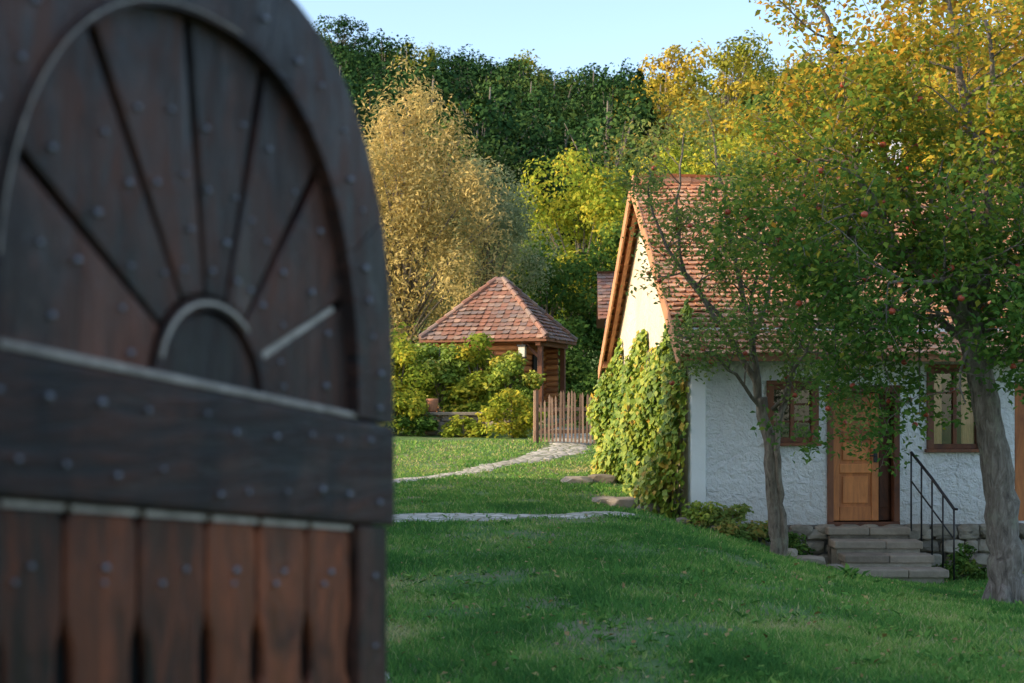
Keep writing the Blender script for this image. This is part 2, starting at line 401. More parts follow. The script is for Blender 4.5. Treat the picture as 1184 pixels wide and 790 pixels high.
bulk('leaves',rleaves(P,rng.uniform(.055,.095,len(P)),.62),4,L_right,rn,E)
mb=MB()
for t in random.sample(T.tips,170):
    if t.z<4.8: icos(mb,(t.x,t.y,t.z-.08),(.034,.034,.032),2)
mb.obj('apples',M_apple,E,smooth=True)

# slim tree
random.seed(5)
E=empty('apple_tree.001'); T=Tree()
T.limb([(3.66,19.5,-.7),(3.63,19.5,-.2),(3.58,19.5,.4),(3.50,19.5,1.1),(3.42,19.5,1.65)],.115,.08,10,.012)
T.limb([(3.68,19.45,-.7),(3.70,19.44,-.1),(3.66,19.43,.5),(3.62,19.4,1.1),(3.72,19.35,1.7)],.055,.035,8,.012)
for pts,r0,r1 in [([(3.43,19.5,1.55),(3.06,19.4,2.37),(2.47,19.2,3.2),(1.99,19.1,3.9),(1.8,19,4.75)],.05,.01),
 ([(3.43,19.5,1.55),(3.3,19.5,2.4),(3.06,19.4,3.56),(2.8,19.3,4.74),(2.65,19.3,5.6)],.055,.01),
 ([(3.70,19.35,1.65),(3.85,19.4,2.1),(4.1,19.4,2.96),(4.5,19.3,3.9)],.04,.01),
 ([(3.44,19.5,1.45),(3.0,19.2,1.95),(2.6,18.9,2.3),(2.1,18.8,2.5)],.03,.008),
 ([(3.70,19.35,1.6),(4.1,19.1,1.95),(4.6,18.9,2.0)],.025,.008),
 ([(3.3,19.5,2.4),(3.6,19.8,3.3),(3.7,19.9,4.4),(3.9,19.9,5.0)],.035,.01),
 ([(3.2,19.5,2.7),(3.3,19.0,3.5),(3.4,18.8,4.6)],.03,.01),
 ([(3.55,19.4,1.5),(3.9,18.9,2.3),(4.2,18.6,3.1)],.03,.01),
 ([(2.9,19.4,2.7),(2.3,19.5,3.6),(2.3,19.5,4.6),(2.35,19.5,5.3)],.03,.01)]:
    o,r=T.limb(pts,r0,r1,7,.025); T.sprout(o,r,8,.85,.2,2,4,.3)
T.mb.obj('trunk_and_limbs',M_bark2,E,smooth=True)
P,i=leafcloud(T.tips,12000,.10)
zt=np.clip((P[:,2]-2.0)/3.0,0,1)
rn=np.clip(rng.uniform(0,1,len(T.tips))[i]*.45+rng.uniform(0,.4,len(P))+.15*zt,0,1)
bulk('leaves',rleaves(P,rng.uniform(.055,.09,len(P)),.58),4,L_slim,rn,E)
mb=MB()
for t in random.sample(T.tips,45): icos(mb,(t.x,t.y,t.z-.07),(.036,.036,.034),2)
mb.obj('apples',M_apple,E,smooth=True)

# clump trees
def clumptree(x,y,h,rad,ncl,nlf,ls,seed,low=.25,cr=.28,flat=.8,asp=.6,shape='round'):
    r=np.random.default_rng(seed); random.seed(seed)
    C=[]
    while len(C)<ncl:
        q=r.uniform(-1,1,3)
        d=np.linalg.norm(q)
        if d>1 or (d<.45 and r.random()<.6): continue
        C.append(q)
    C=np.array(C); zc=h*(low+1)/2; hz=h*(1-low)/2
    lob=1+.22*np.sin(3*np.arctan2(C[:,1],C[:,0])+seed)+.12*np.sin(5*np.arctan2(C[:,1],C[:,0])+2*seed)
    taper=1-.25*C[:,2] if shape=='round' else 1-.55*C[:,2]
    C=np.stack([C[:,0]*rad*lob*taper,C[:,1]*rad*lob*taper,zc+C[:,2]*hz*.92],1)
    C[:,2]+=r.normal(0,h*.03,ncl)
    mb=MB()
    mb.tube([(0,0,-.4),(rad*.03,0,h*.2),(-rad*.03,rad*.04,h*.5),(0,0,h*.85)],[h*.022,h*.018,h*.012,h*.003],7)
    for c in C[r.permutation(ncl)[:min(ncl,40)]]:
        zs=min(c[2]*.55,h*.8)*r.uniform(.7,1); m_=(c[0]*.45,c[1]*.45,(zs+c[2])/2)
        mb.tube([(0,0,zs),m_,tuple(c)],[h*.008,h*.005,h*.0015],4)
    per=r.uniform(.5,1.5,ncl); per/=per.sum(); i=r.choice(ncl,nlf,p=per)
    sc=rad*cr*r.uniform(.6,1.3,ncl)
    dirs=r.normal(size=(nlf,3)); dirs/=np.linalg.norm(dirs,axis=1,keepdims=True)
    rr=r.uniform(.25,1.25,nlf)**.6
    P=C[i]+dirs*(sc[i]*rr)[:,None]*np.array([1,1,flat])
    nr=dirs*.8+r.normal(size=(nlf,3))*.5; nr[:,2]+=.4
    tp=r.normal(size=(nlf,3)); tp[:,2]-=.5
    rn=np.clip(r.uniform(0,1,ncl)[i]*.55+r.uniform(0,.45,nlf),0,1)
    V=quads(P,r.uniform(.6,1.3,nlf)*ls,nr,tp,asp)
    return mb,V,rn
def place_tree(name,x,y,h,rad,ncl,nlf,ls,seed,mat,bark=M_bark2,**k):
    E=empty(name,(x,y,float(terrain(x,y))))
    mb,V,rn=clumptree(x,y,h,rad,ncl,nlf,ls,seed,**k)
    mb.obj('trunk_and_limbs',bark,E,smooth=True); bulk('leaves',V,4,mat,rn,E); return E

place_tree('willow_tree',-3.8,50,11.6,3.2,150,30000,.19,3,L_gold,low=.10,cr=.24,flat=1.5,asp=.32,shape='cone')
place_tree('willow_tree.001',-.9,53,9.4,2.2,80,15000,.18,4,L_sage,low=.10,cr=.28,flat=1.4,asp=.32,shape='cone')
place_tree('maple_tree',3.0,62,10.2,3.6,100,19000,.22,5,L_lime,low=.15,cr=.24)
place_tree('maple_tree.001',1.4,56,6.0,2.3,60,12000,.18,6,L_green,low=.05)
place_tree('maple_tree.002',4.6,57,7.2,2.2,60,10000,.2,16,L_green,low=.05)
place_tree('walnut_tree',5.6,38,8.6,2.9,90,19000,.15,9,L_lime,low=.2,cr=.24)
place_tree('walnut_tree.001',9.0,35,9.5,3.0,90,17000,.14,10,L_lime,low=.2,cr=.24)
place_tree('cherry_tree',11.6,33,11.0,3.2,100,18000,.15,12,L_orange,low=.2,cr=.24)
place_tree('cherry_tree.001',13.0,42,13.5,3.6,90,13000,.2,13,L_orange,low=.2)
place_tree('walnut_tree.002',15.5,34,11,3.4,70,8000,.2,14,L_lime,low=.2)

# forest
FE=empty('distant_forest')
protos=[]
for k in range(4):
    mb,V,rn=clumptree(0,0,13+k,4.2+.3*k,46,3800,.44,40+k,low=.12,cr=.28)
    a=bulk('forest_tree_foliage',V,4,L_for,rn,asmesh=True); b2=a.copy(); b2.materials[0]=L_foraut
    t=mb.obj('forest_tree_trunk',M_bark2,asmesh=True,smooth=True); protos.append((a,b2,t))
def conifer(seed):
    r=np.random.default_rng(seed); h=15
    n=4200; z=r.uniform(.05,1,n)**.9; a=r.uniform(0,6.28,n); tier=(z*13)%1
    rr=(1-z)*4.2*(1-.5*tier)*(.72+.28*np.sin(a*5+np.floor(z*13)*2))*r.uniform(.3,1,n)**.5
    P=np.stack([rr*np.cos(a),rr*np.sin(a),z*h-.25*rr],1)
    tp=np.stack([np.cos(a),np.sin(a),-.45+0*a],1)+r.normal(0,.25,(n,3)); nr=r.normal(0,.5,(n,3)); nr[:,2]+=1
    return bulk('conifer_foliage',quads(P,r.uniform(.35,.75,n),nr,tp,.45),4,L_con,np.clip(z*.4+r.uniform(0,.6,n),0,1),asmesh=True)
cons=[conifer(1),conifer(2)]
fr=random.Random(3); cnt=0
y=72.0
while y<232:
    sp=5.4+(y-72)*.014
    x=-.30*y
    while x<.48*y+6:
        px=x+fr.uniform(-2,2); py=y+fr.uniform(-2,2)
        if not(py<84 and px<11):
            z=float(terrain(px,py)); q=px/py
            con=fr.random()<.07+(.40 if .085<q<.125 and py>100 else 0)
            sc=fr.uniform(.65,1.08)*(1 if py>95 else .75)
            if con: ms=[fr.choice(cons)]; sc*=.95
            else:
                pr=fr.choice(protos); pa=.92 if (q>.085 and py<185) else .06
                ms=[pr[1] if fr.random()<pa else pr[0],pr[2]]
            rz=fr.uniform(0,6.28); s3=(sc*fr.uniform(.9,1.1),sc,sc*fr.uniform(.85,1.1))
            for mm in ms:
                o=bpy.data.objects.new('forest_tree',mm); o.location=(px,py,z-.3); o.rotation_euler=(0,0,rz)
                o.scale=s3; link(o,FE)
            cnt+=1
        x+=sp
    y+=sp*.95

# ------------------------------------------------------------ tiles
def tiles(name,poly,mat,parent,tw,ex,th=.02,seed=1,lift=.03):
    r=random.Random(seed); p=[Vector(q) for q in poly]; o=p[0]; ux=(p[1]-p[0]).normalized()
    n=(p[1]-p[0]).cross(p[-1]-p[0]).normalized(); uy=n.cross(ux)
    pl=[((q-o).dot(ux),(q-o).dot(uy)) for q in p]; H=max(a[1] for a in pl)
    mb=MB(); row=0; v=-.03
    mb.add([tuple(q) for q in p],[tuple(range(len(p)))],.1)
    while v<H-.02:
        vv=max(v,0)+.001; xs=[]
        for i in range(len(pl)):
            a=pl[i];b=pl[(i+1)%len(pl)]
            if (a[1]-vv)*(b[1]-vv)<0: t=(vv-a[1])/(b[1]-a[1]); xs.append(a[0]+t*(b[0]-a[0]))
        if v<=0: xs=[pl[0][0],pl[1][0]]
        if len(xs)>=2:
            x0,x1=min(xs),max(xs); x=x0-(tw*.5 if row%2 else 0)
            while x<x1:
                a=max(x,x0)+.002; b=min(x+tw,x1)-.004
                if b-a>.03:
                    dv=r.uniform(-.02,.02); dl=r.uniform(0,.016)+.02*math.sin(x*1.1+v)*math.sin(v*1.7); tl=r.uniform(-.012,.012)
                    if r.random()<.02: dv-=.05
                    dl=max(dl,-.005)
                    L=ex*1.35
                    w=b-a; prof=[(a,.035),(a+w*.2,.008),(a+w*.5,0),(a+w*.8,.008),(b,.035)]
                    lo=[];hi=[];lb=[]
                    for xx,dd in prof:
                        lo.append(o+ux*xx+uy*(v+dv+dd)+n*(lift+th+dl+tl*(xx-a)/w)); lb.append(o+ux*xx+uy*(v+dv+dd)+n*(lift-.005+dl))
                        hi.append(o+ux*xx+uy*(v+dv+L)+n*(.012))
                    vs=lo+hi+lb; fs=[(i,i+1,6+i,5+i) for i in range(4)]+[(10+i,11+i,i+1,i) for i in range(4)]+[(10,0,5),(4,14,9)]
                    mb.add(vs,fs,r.random())
                x+=tw
        v+=ex; row+=1
    return mb.obj(name,mat,parent)

# ------------------------------------------------------------ white house
yaw=math.atan(.053)
H=empty('white_cottage',(2.66,21,0),yaw)
LEN=11.0; DEP=9.2; EZ=2.55; RZ=5.5; zb=-.22
def wallholes(name,W,z0,z1,holes,mat,thick=.30):
    xs=sorted({0,W,*[h[0] for h in holes],*[h[1] for h in holes]}); zs=sorted({z0,z1,*[h[2] for h in holes],*[h[3] for h in holes]})
    mb=MB()
    for i in range(len(xs)-1):
        for j in range(len(zs)-1):
            cx=(xs[i]+xs[i+1])/2; cz=(zs[j]+zs[j+1])/2
            if any(h[0]<cx<h[1] and h[2]<cz<h[3] for h in holes): continue
            mb.add([(xs[i],0,zs[j]),(xs[i+1],0,zs[j]),(xs[i+1],0,zs[j+1]),(xs[i],0,zs[j+1])],[(0,1,2,3)])
    for a,b,c,d in holes:
        mb.add([(a,0,c),(b,0,c),(b,0,d),(a,0,d),(a,thick,c),(b,thick,c),(b,thick,d),(a,thick,d)],[(0,1,5,4),(1,2,6,5),(2,3,7,6),(3,0,4,7)])
    return mb.obj(name,mat,H)
win1=(1.14,1.86,1.0,1.86); door=(2.02,3.11,-.18,1.83); win2=(3.55,4.36,.90,2.10); door2=(4.86,5.8,-.18,1.9); win3=(7.0,7.9,.9,2.1)
wallholes('front_wall',LEN,zb,EZ+.15,[win1,door,win2,door2,win3],M_white)
mb=MB(); g0=[(0,DEP,-.8),(0,0,-.8),(0,0,EZ+.1),(0,DEP/2,RZ-.1),(0,DEP,EZ+.1)]
mb.add(g0,[(0,1,2,3,4)])
mb.add([(LEN,y_,z_) for _,y_,z_ in g0],[(4,3,2,1,0)])
mb.add([(0,DEP,-1),(LEN,DEP,-1),(LEN,DEP,EZ+.1),(0,DEP,EZ+.1)],[(3,2,1,0)])
mb.obj('gable_walls',M_cream,H)
mb=MB(); mb.box(-.03,.20,-.035,.20,-.45,EZ-.05); mb.obj('corner_pilaster',M_white2,H,bevel=.02)
mb=MB(); mb.box(.05,LEN-.05,.32,.36,-.5,EZ); mb.box(.05,LEN-.05,.36,3,-.3,-.25); mb.obj('interior',M_dark,H)
mb=MB(); mb.box(.22,LEN,-.03,.1,-1.6,zb-.003); mb.obj('foundation_mortar',M_mortar,H)
mb=MB(); fr=random.Random(8); z=-1.35
while z<zb-.05:
    x=.25; hh=fr.uniform(.15,.22)
    while x<LEN:
        w=fr.uniform(.18,.42)
        rock(mb,(x+w/2,-.05,min(z+hh/2,zb-hh*.42)),(w*.62,.13,hh*.62),fr.random())
        x+=w
    z+=hh*.95
mb.obj('foundation_stones',M_stone,H)
ox=.25; oe=.5; sl=(RZ-EZ)/(DEP/2)
ez=EZ-oe*sl+.05; rz=RZ+.05
x0,x1=-ox,LEN+ox
tiles('roof_tiles_front',[(x0,-oe,ez),(x1,-oe,ez),(x1,DEP/2,rz),(x0,DEP/2,rz)],M_roof,H,.17,.155,seed=3)
tiles('roof_tiles_back',[(x1,DEP+oe,ez),(x0,DEP+oe,ez),(x0,DEP/2,rz),(x1,DEP/2,rz)],M_roof,H,.34,.31,seed=4)
mb=MB()
x=x0
while x<x1: mb.tube([(x,DEP/2,rz+.02),(x+.36,DEP/2,rz+.035)],[.11,.125],10); x+=.34
mb.obj('ridge_tiles',M_roof,H)
mb=MB()
for sgn in (0,1):
    a=(-oe if sgn==0 else DEP+oe)
    def pt(x,t,dz): return (x,a+(DEP/2-a)*t,ez+(rz-ez)*t+dz)
    mb.beam(pt(x0-.02,-.005,-.09),pt(x0-.02,1,-.09),.035,.24,.8)
    mb.beam(pt(x0+.12,0,-.12),pt(x0+.12,1,-.12),.08,.12,.5)
    mb.beam(pt(x1,0,-.1),pt(x1,1,-.1),.035,.2,.5)
    for k in range(22):
        t=(k+.5)/22; mb.beam(pt(x0,t,-.035),pt(x0+ox,t,-.035),.14,.02)
    for k in range(15):
        xx=.1+k*.77; mb.beam(pt(xx,0.01,-.08),pt(xx,.13,-.08),.09,.12)
mb.beam((x0,-oe+.02,ez-.03),(x1,-oe+.02,ez-.03),.03,.12,.3)
mb.beam((-ox,0.0,EZ-.16),(LEN+ox,0.0,EZ-.16),.16,.14,.3)
mb.beam((-ox,DEP,EZ-.16),(.2,DEP,EZ-.16),.16,.14,.3)
mb.obj('roof_timber',M_rake,H,bevel=.006)
mb=MB(); mb.box(4.0,4.7,DEP/2+.1,DEP/2+.8,RZ-.6,RZ+1.1); mb.box(3.93,4.77,DEP/2+.03,DEP/2+.87,RZ+1.1,RZ+1.2); mb.obj('chimney',M_white2,H,bevel=.015)
mb=MB(); a,b,c,d=door
mb.box(a+.0,a+.09,-.03,.14,c,d-.09); mb.box(b-.09,b,-.03,.14,c,d-.09); mb.box(a-.02,b+.02,-.035,.14,d-.09,d+.02)
mb.box(a,b,-.04,.3,c-.06,c)
mb.obj('door_frame',M_frame,H,bevel=.008)
mb=MB(); l,r=a+.095,a+.80
mb.box(l,r,.10,.14,c+.01,d-.095,.55)
for (u0,u1,v0,v1) in [(l,l+.11,c+.01,d-.1),(r-.11,r,c+.01,d-.1),(l+.112,r-.112,c+.01,c+.22),(l+.112,r-.112,d-.24,d-.1),(l+.112,r-.112,c+.72,c+.86),(l+.112,r-.112,c+1.22,c+1.34)]:
    mb.box(u0,u1,.072,.098,v0,v1)
for (v0,v1) in [(c+.27,c+.67),(c+.91,c+1.17),(c+1.39,d-.29)]: mb.box(l+.16,r-.16,.08,.102,v0,v1,.8)
mb.obj('door_leaf',M_door,H,bevel=.01)
mb=MB(); mb.box(r+.01,b-.095,.16,.2,c+.01,d-.095,.05); mb.box(r+.03,b-.12,.145,.158,c+.2,c+1.0,.2); mb.obj('door_side_panel',M_frame,H,bevel=.006)
mb=MB(); mb.tube([(r-.05,.07,c+.98),(r-.05,.02,c+.98),(r-.15,.02,c+.98)],[.012,.012,.01],8); mb.box(r-.08,r-.02,.06,.071,c+.88,c+1.08); mb.obj('door_handle',M_iron,H)
a,b,c,d=door2; mb=MB(); mb.box(a,b,.08,.14,c,d,.6)
for k in range(5): mb.box(a+.03+k*.18,a+.19+k*.18,.055,.079,c,d)
mb.obj('side_door',M_door,H,bevel=.006)
def window(w,bars,cur):
    a,b,c,d=w; mb=MB(); f=.075
    mb.box(a-.03,a+f,-.03,.1,c,d); mb.box(b-f,b+.03,-.03,.1,c,d); mb.box(a-.03,b+.03,-.033,.1,d,d+.06); mb.box(a-.06,b+.06,-.07,.1,c-.05,c)
    mb.box(a+f,b-f,.0,.09,d-f,d-.001); mb.box(a+f,b-f,.0,.09,c+.001,c+f)
    mx_=(a+b)/2; mb.box(mx_-.03,mx_+.03,.01,.08,c+f,d-f)
    for t in bars: z=c+(d-c)*t; mb.box(a+f,mx_-.031,.03,.07,z-.015,z+.015); mb.box(mx_+.031,b-f,.03,.07,z-.015,z+.015)
    mb.obj('window_frame',M_frame,H,bevel=.006)
    mb=MB(); mb.add([(a+f,.05,c+f),(b-f,.05,c+f),(b-f,.05,d-f),(a+f,.05,d-f)],[(0,1,2,3)]); mb.obj('window_pane',M_glass,H)
    if cur:
        for (s,e) in cur:
            n=24; vs=[]
            for k in range(n+1):
                xx=s+(e-s)*k/n; yy=.14+.02*math.sin(k*1.7); vs+= [(xx,yy,c+.05),(xx,yy,d-.05)]
            mb=MB(); mb.add(vs,[(2*k,2*k+2,2*k+3,2*k+1) for k in range(n)]); mb.obj('curtain',M_curtain,H,smooth=True)
window(win1,[.36,.66],[])
window(win2,[.7],[(3.6,3.80),(4.10,4.3)])
window(win3,[.7],[(7.1,7.4)])
# ivy on the gable
n=22000
yy=rng.uniform(-.02,DEP*.98,n); top=2.65+.30*np.sin(yy*1.7)+.25*np.sin(yy*4.1+1)+.2*np.sin(yy*9)-.05*yy
zlo=-.45; t=rng.uniform(0,1,n); zz=zlo+(top-zlo)*t
bul=.20+.16*np.sin(yy*2.1+1.3*zz)+.12*np.sin(zz*3.3+yy)+.22*(1-t)
ed=np.clip(np.minimum((1-t)*4,yy*3+.35),0.12,1)
off=-np.clip(bul,.08,.8)*ed*rng.uniform(.5,1.15,n)-.03
P=np.stack([off,yy,zz],1)
nr=np.stack([-np.ones(n),-.35*np.ones(n),.35*np.ones(n)],1)+rng.normal(0,.45,(n,3))
tp=np.stack([0*yy,0*yy,-np.ones(n)],1)+rng.normal(0,.4,(n,3))
rn=np.clip(.48+.26*np.sin(yy*3+2*zz)*np.sin(zz*2.7)+rng.normal(0,.25,n),0,1)
IV=empty('ivy_plant',(2.66,21,0),yaw)
bulk('ivy_leaves',quads(P,rng.uniform(.08,.16,n),nr,tp,.85,.06),4,L_ivy,rn,IV)
mb=MB(); rr=random.Random(2)
for k in range(26):
    y0=rr.uniform(.1,8.8); pts=[(-.06,y0,-.5)]
    for q in range(6): pts.append((-.05-rr.uniform(0,.05),pts[-1][1]+rr.uniform(-.25,.25),pts[-1][2]+.5))
    mb.tube(pts,[.02,.018,.016,.014,.012,.01,.006],5)
mb.obj('ivy_stems',M_bark2,IV,smooth=True)

# steps
mb=MB(); SE=empty('stone_steps')
for i,(xa,xb,yf,zt_) in enumerate([(4.62,5.84,20.80,-.235),(4.64,5.92,20.45,-.40),(4.70,5.98,20.10,-.565),(4.74,6.08,19.75,-.73)]):
    mb.box(xa,(xa+xb)/2-.002+.1*(i%2),yf,21.02 if i==0 else yf+.41,zt_-.115,zt_)
    mb.box((xa+xb)/2+.002+.1*(i%2),xb,yf+.01,21.02 if i==0 else yf+.41,zt_-.118,zt_-.004)
mb.obj('treads',M_step,SE,bevel=.022)
mb=MB()
for i,(xa,xb,yf,zt_) in enumerate([(4.66,5.8,20.84,-.352),(4.68,5.88,20.49,-.517),(4.74,5.94,20.14,-.683),(4.80,6.02,19.81,-.85)]):
    mb.box(xa,xb,yf,21.0,-1.5,zt_)
mb.obj('risers',M_stone,SE)
HR=empty('iron_handrail'); mb=MB()
A=Vector((5.88,20.95,.86)); B=Vector((6.20,19.95,.10))
mb.tube([A,A.lerp(B,.5)+Vector((0,0,.02)),B,B+Vector((.03,-.06,.0))],[.022,.022,.022,.018],8)
A2=A-Vector((0,0,.42)); B2=B-Vector((0,0,.42)); mb.tube([A2,B2],[.012,.012],6)
for t in (0,.25,.5,.75,1):
    p=A.lerp(B,t); mb.tube([p,(p.x,p.y,-.3-.6*t)],[.013,.013],6)
mb.obj('rail_and_balusters',M_iron,HR,smooth=True)

# ------------------------------------------------------------ hut
hy=-math.radians(17)
HU=empty('log_hut',(-.35,41.0,.95),hy)
hw,hd=1.42,1.15; ew,ed_=1.85,1.6; ezh=2.40; ap=4.15; wx_=.72
mb=MB(); z=.35
while z<2.45:
    r=.085
    for (p,q) in [((-hw-.12,-hd,z),(hw*wx_,-hd,z)),((-hw,-hd-.12,z+.08),(-hw,hd+.1,z+.08)),((hw*wx_,-hd,z+.08),(hw*wx_,hd,z+.08)),((-hw,hd,z),(hw,hd,z))]:
        mb.tube([p,q],[r,r],10,random.random())
    z+=.165
mb.obj('log_walls',M_hut,HU,smooth=True)
mb=MB(); mb.box(-hw+.08,hw*wx_-.05,-hd+.06,hd-.06,.2,2.4); mb.obj('interior',M_dark,HU)
mb=MB()
for px,py in [(hw+.15,-hd-.1),(hw+.15,hd)]:
    mb.box(px-.07,px+.07,py-.07,py+.07,.1,ezh-.12)
    mb.beam((px,py,ezh-.55),(px-.4,py,ezh-.15),.08,.08)
mb.beam((-ew+.1,-hd-.1,ezh-.05),(ew-.1,-hd-.1,ezh-.05),.14,.14); mb.beam((hw+.15,-ed_+.1,ezh-.12),(hw+.15,ed_-.1,ezh-.12),.14,.14)
mb.beam((-ew,-ed_,ezh-.02),(ew,-ed_,ezh-.02),.04,.12); mb.beam((ew,-ed_,ezh-.02),(ew,ed_,ezh-.02),.04,.12); mb.beam((-ew,-ed_,ezh-.02),(-ew,ed_,ezh-.02),.04,.12)
mb.beam((hw*wx_+.15,-hd-.1,1.0),(hw+.1,-hd-.1,1.0),.05,.07)
for k in range(4): mb.box(hw*wx_+.14+k*.11,hw*wx_+.18+k*.11,-hd-.12,-hd-.08,.2,.97)
mb.obj('porch_timber',M_frame,HU,bevel=.01)
mb=MB()
R=.20; cxw,czw=.62,1.75
for k in range(20):
    t0=k*math.pi/10; t1=(k+1.05)*math.pi/10
    mb.tube([(cxw+R*math.cos(t0),-hd-.14,czw+R*math.sin(t0)),(cxw+R*math.cos(t1),-hd-.14,czw+R*math.sin(t1))],[.035,.035],6)
for k in range(4):
    t0=k*math.pi/4; mb.tube([(cxw-R*math.cos(t0),-hd-.14,czw-R*math.sin(t0)),(cxw+R*math.cos(t0),-hd-.14,czw+R*math.sin(t0))],[.014,.014],5)
mb.tube([(cxw,-hd-.19,czw),(cxw,-hd-.09,czw)],[.05,.05],8)
mb.obj('wall_wheel',M_picket,HU)
mb=MB(); mb.box(-.45,.15,-hd-.11,-hd-.07,1.35,1.95); mb.obj('hut_window',M_dark,HU)
mb=MB()
for q in [(-.5,-.44,1.3,2.0),(.14,.2,1.3,2.0),(-.17,-.12,1.36,1.94)]: mb.box(q[0],q[1],-hd-.14,-hd-.09,q[2],q[3])
mb.box(-.5,.2,-hd-.141,-hd-.09,2.0,2.06); mb.box(-.5,.2,-hd-.141,-hd-.09,1.24,1.3); mb.obj('hut_window_frame',M_frame,HU)
mb=MB(); mb.box(hw*wx_+.1,hw*wx_+.14,-.5,.4,.2,2.0); mb.obj('hut_door',M_dark,HU)
mb=MB(); mb.box(-hw-.15,hw+.3,-hd-.2,hd+.2,-.6,.18); mb.obj('stone_base',M_stone,HU,bevel=.03)
rl=.10
c4=[(-ew,-ed_,ezh),(ew,-ed_,ezh),(ew,ed_,ezh),(-ew,ed_,ezh)]; A1=(-rl,0,ap); A2_=(rl,0,ap)
tiles('roof_tiles_front',[c4[0],c4[1],A2_,A1],M_shingle,HU,.2,.16,seed=11)
tiles('roof_tiles_right',[c4[1],c4[2],A2_],M_shingle,HU,.2,.16,seed=12)
tiles('roof_tiles_back',[c4[2],c4[3],A1,A2_],M_shingle,HU,.2,.16,seed=13)
tiles('roof_tiles_left',[c4[3],c4[0],A1],M_shingle,HU,.2,.16,seed=14)
mb=MB()
for c,a_ in ((c4[0],A1),(c4[1],A2_),(c4[2],A2_),(c4[3],A1)):
    c=Vector(c);a_=Vector(a_); L=(a_-c).length; n_=int(L/.3)
    for k in range(n_): mb.tube([c.lerp(a_,k/n_)+Vector((0,0,.07)),c.lerp(a_,(k+1.1)/n_)+Vector((0,0,.05))],[.085,.07],8)
mb.tube([A1,A2_],[.1,.1],8); mb.obj('hip_tiles',M_shingle,HU)
mb=MB(); mb.add([(-ew+.02,-ed_+.02,ezh-.03),(ew-.02,-ed_+.02,ezh-.03),(ew-.02,ed_-.02,ezh-.03),(-ew+.02,ed_-.02,ezh-.03)],[(3,2,1,0)]); mb.obj('eave_soffit',M_frame,HU)
mb=MB(); lx,ly,lz=hw*wx_+.1,-hd-.35,ezh-.22
mb.box(lx-.09,lx+.09,ly-.09,ly+.09,lz-.28,lz); mb.obj('lantern_glass',plain('lantern_white',(.85,.80,.66),.4),HU)
mb=MB(); mb.box(lx-.12,lx+.12,ly-.12,ly+.12,lz,lz+.05); mb.tube([(lx,ly,lz+.05),(lx,ly,ezh-.04)],[.015,.015],6); mb.box(lx-.1,lx+.1,ly-.1,ly+.1,lz-.32,lz-.28); mb.obj('lantern_cap',M_iron,HU)
# oak barrel by the porch
mb=MB(); gz=float(terrain(2.05,39.2)); mb.tube([(0,0,0),(0,0,.2),(0,0,.42),(0,0,.64),(0,0,.84)],[.24,.29,.31,.29,.24],16)
B_=mb.obj('oak_barrel',M_hut,None,smooth=True); B_.location=(2.05,39.2,gz)
mb=MB()
for z in (.12,.30,.56,.74): mb.tube([(0,0,z-.02),(0,0,z+.02)],[.285+.03*math.sin(z*3.7)]*2,16)
mb.obj('barrel_hoops',M_iron,B_)

# blue-grey building behind
BB=empty('blue_grey_farmhouse',(6.2,50,1.4),-.05)
mb=MB()
for k in range(24): mb.box(-2.9+k*.24,-2.9+k*.24+.232,-2.5,-2.4-.01*(k%2),0,3.1)
for k in range(20): mb.box(-2.9,-2.82,-2.4+k*.24,-2.4+k*.24+.232,0,3.1)
mb.box(-2.8,2.8,-2.38,2.4,-.8,3.05)
mb.obj('board_walls',M_slate,BB)
tiles('roof_front',[(-3.2,-2.9,2.95),(3.2,-2.9,2.95),(3.2,0,4.7),(-3.2,0,4.7)],M_shingle,BB,.3,.25,seed=21)
tiles('roof_back',[(3.2,2.9,2.95),(-3.2,2.9,2.95),(-3.2,0,4.7),(3.2,0,4.7)],M_shingle,BB,.3,.25,seed=22)
mb=MB(); mb.add([(-2.85,-2.4,3),(-2.85,2.4,3),(-2.85,0,4.6)],[(0,1,2)]); mb.box(-2.93,-2.89,-1.2,-.4,1,2.2); mb.obj('gable_boards',M_frame,BB)

# ------------------------------------------------------------ picket gate
PG=empty('picket_gate'); mb=MB(); r=random.Random(4)
n=17
for i in range(n):
    x=.68+i*(1.42/(n-1)); g=float(terrain(x,33.2)); arch=.20*math.cos((i/(n-1)-.5)*math.pi)
    h=1.02+arch+r.uniform(-.06,.06); w=r.uniform(.020,.028); l=r.uniform(-.03,.03)
    poly=[(x-w,g+.04),(x+w,g+.04),(x+w+l,g+h-.07),(x+l,g+h),(x-w+l,g+h-.07)]
    mb.prism(poly,lambda a,b:(a,33.2,b),lambda a,b:(a,33.17,b))
g=float(terrain(1.4,33.2))
mb.beam((.62,33.23,g+.28),(2.16,33.23,g+.3),.04,.09); mb.beam((.62,33.23,g+.8),(2.16,33.23,g+.83),.04,.09); mb.beam((.66,33.24,g+.3),(2.1,33.24,g+.8),.035,.08)
mb.tube([(.56,33.25,g-.3),(.56,33.25,g+1.25)],[.07,.06],8); mb.tube([(2.22,33.25,g-.3),(2.2,33.25,g+1.2)],[.07,.06],8)
mb.obj('pickets_and_posts',M_picket,PG)

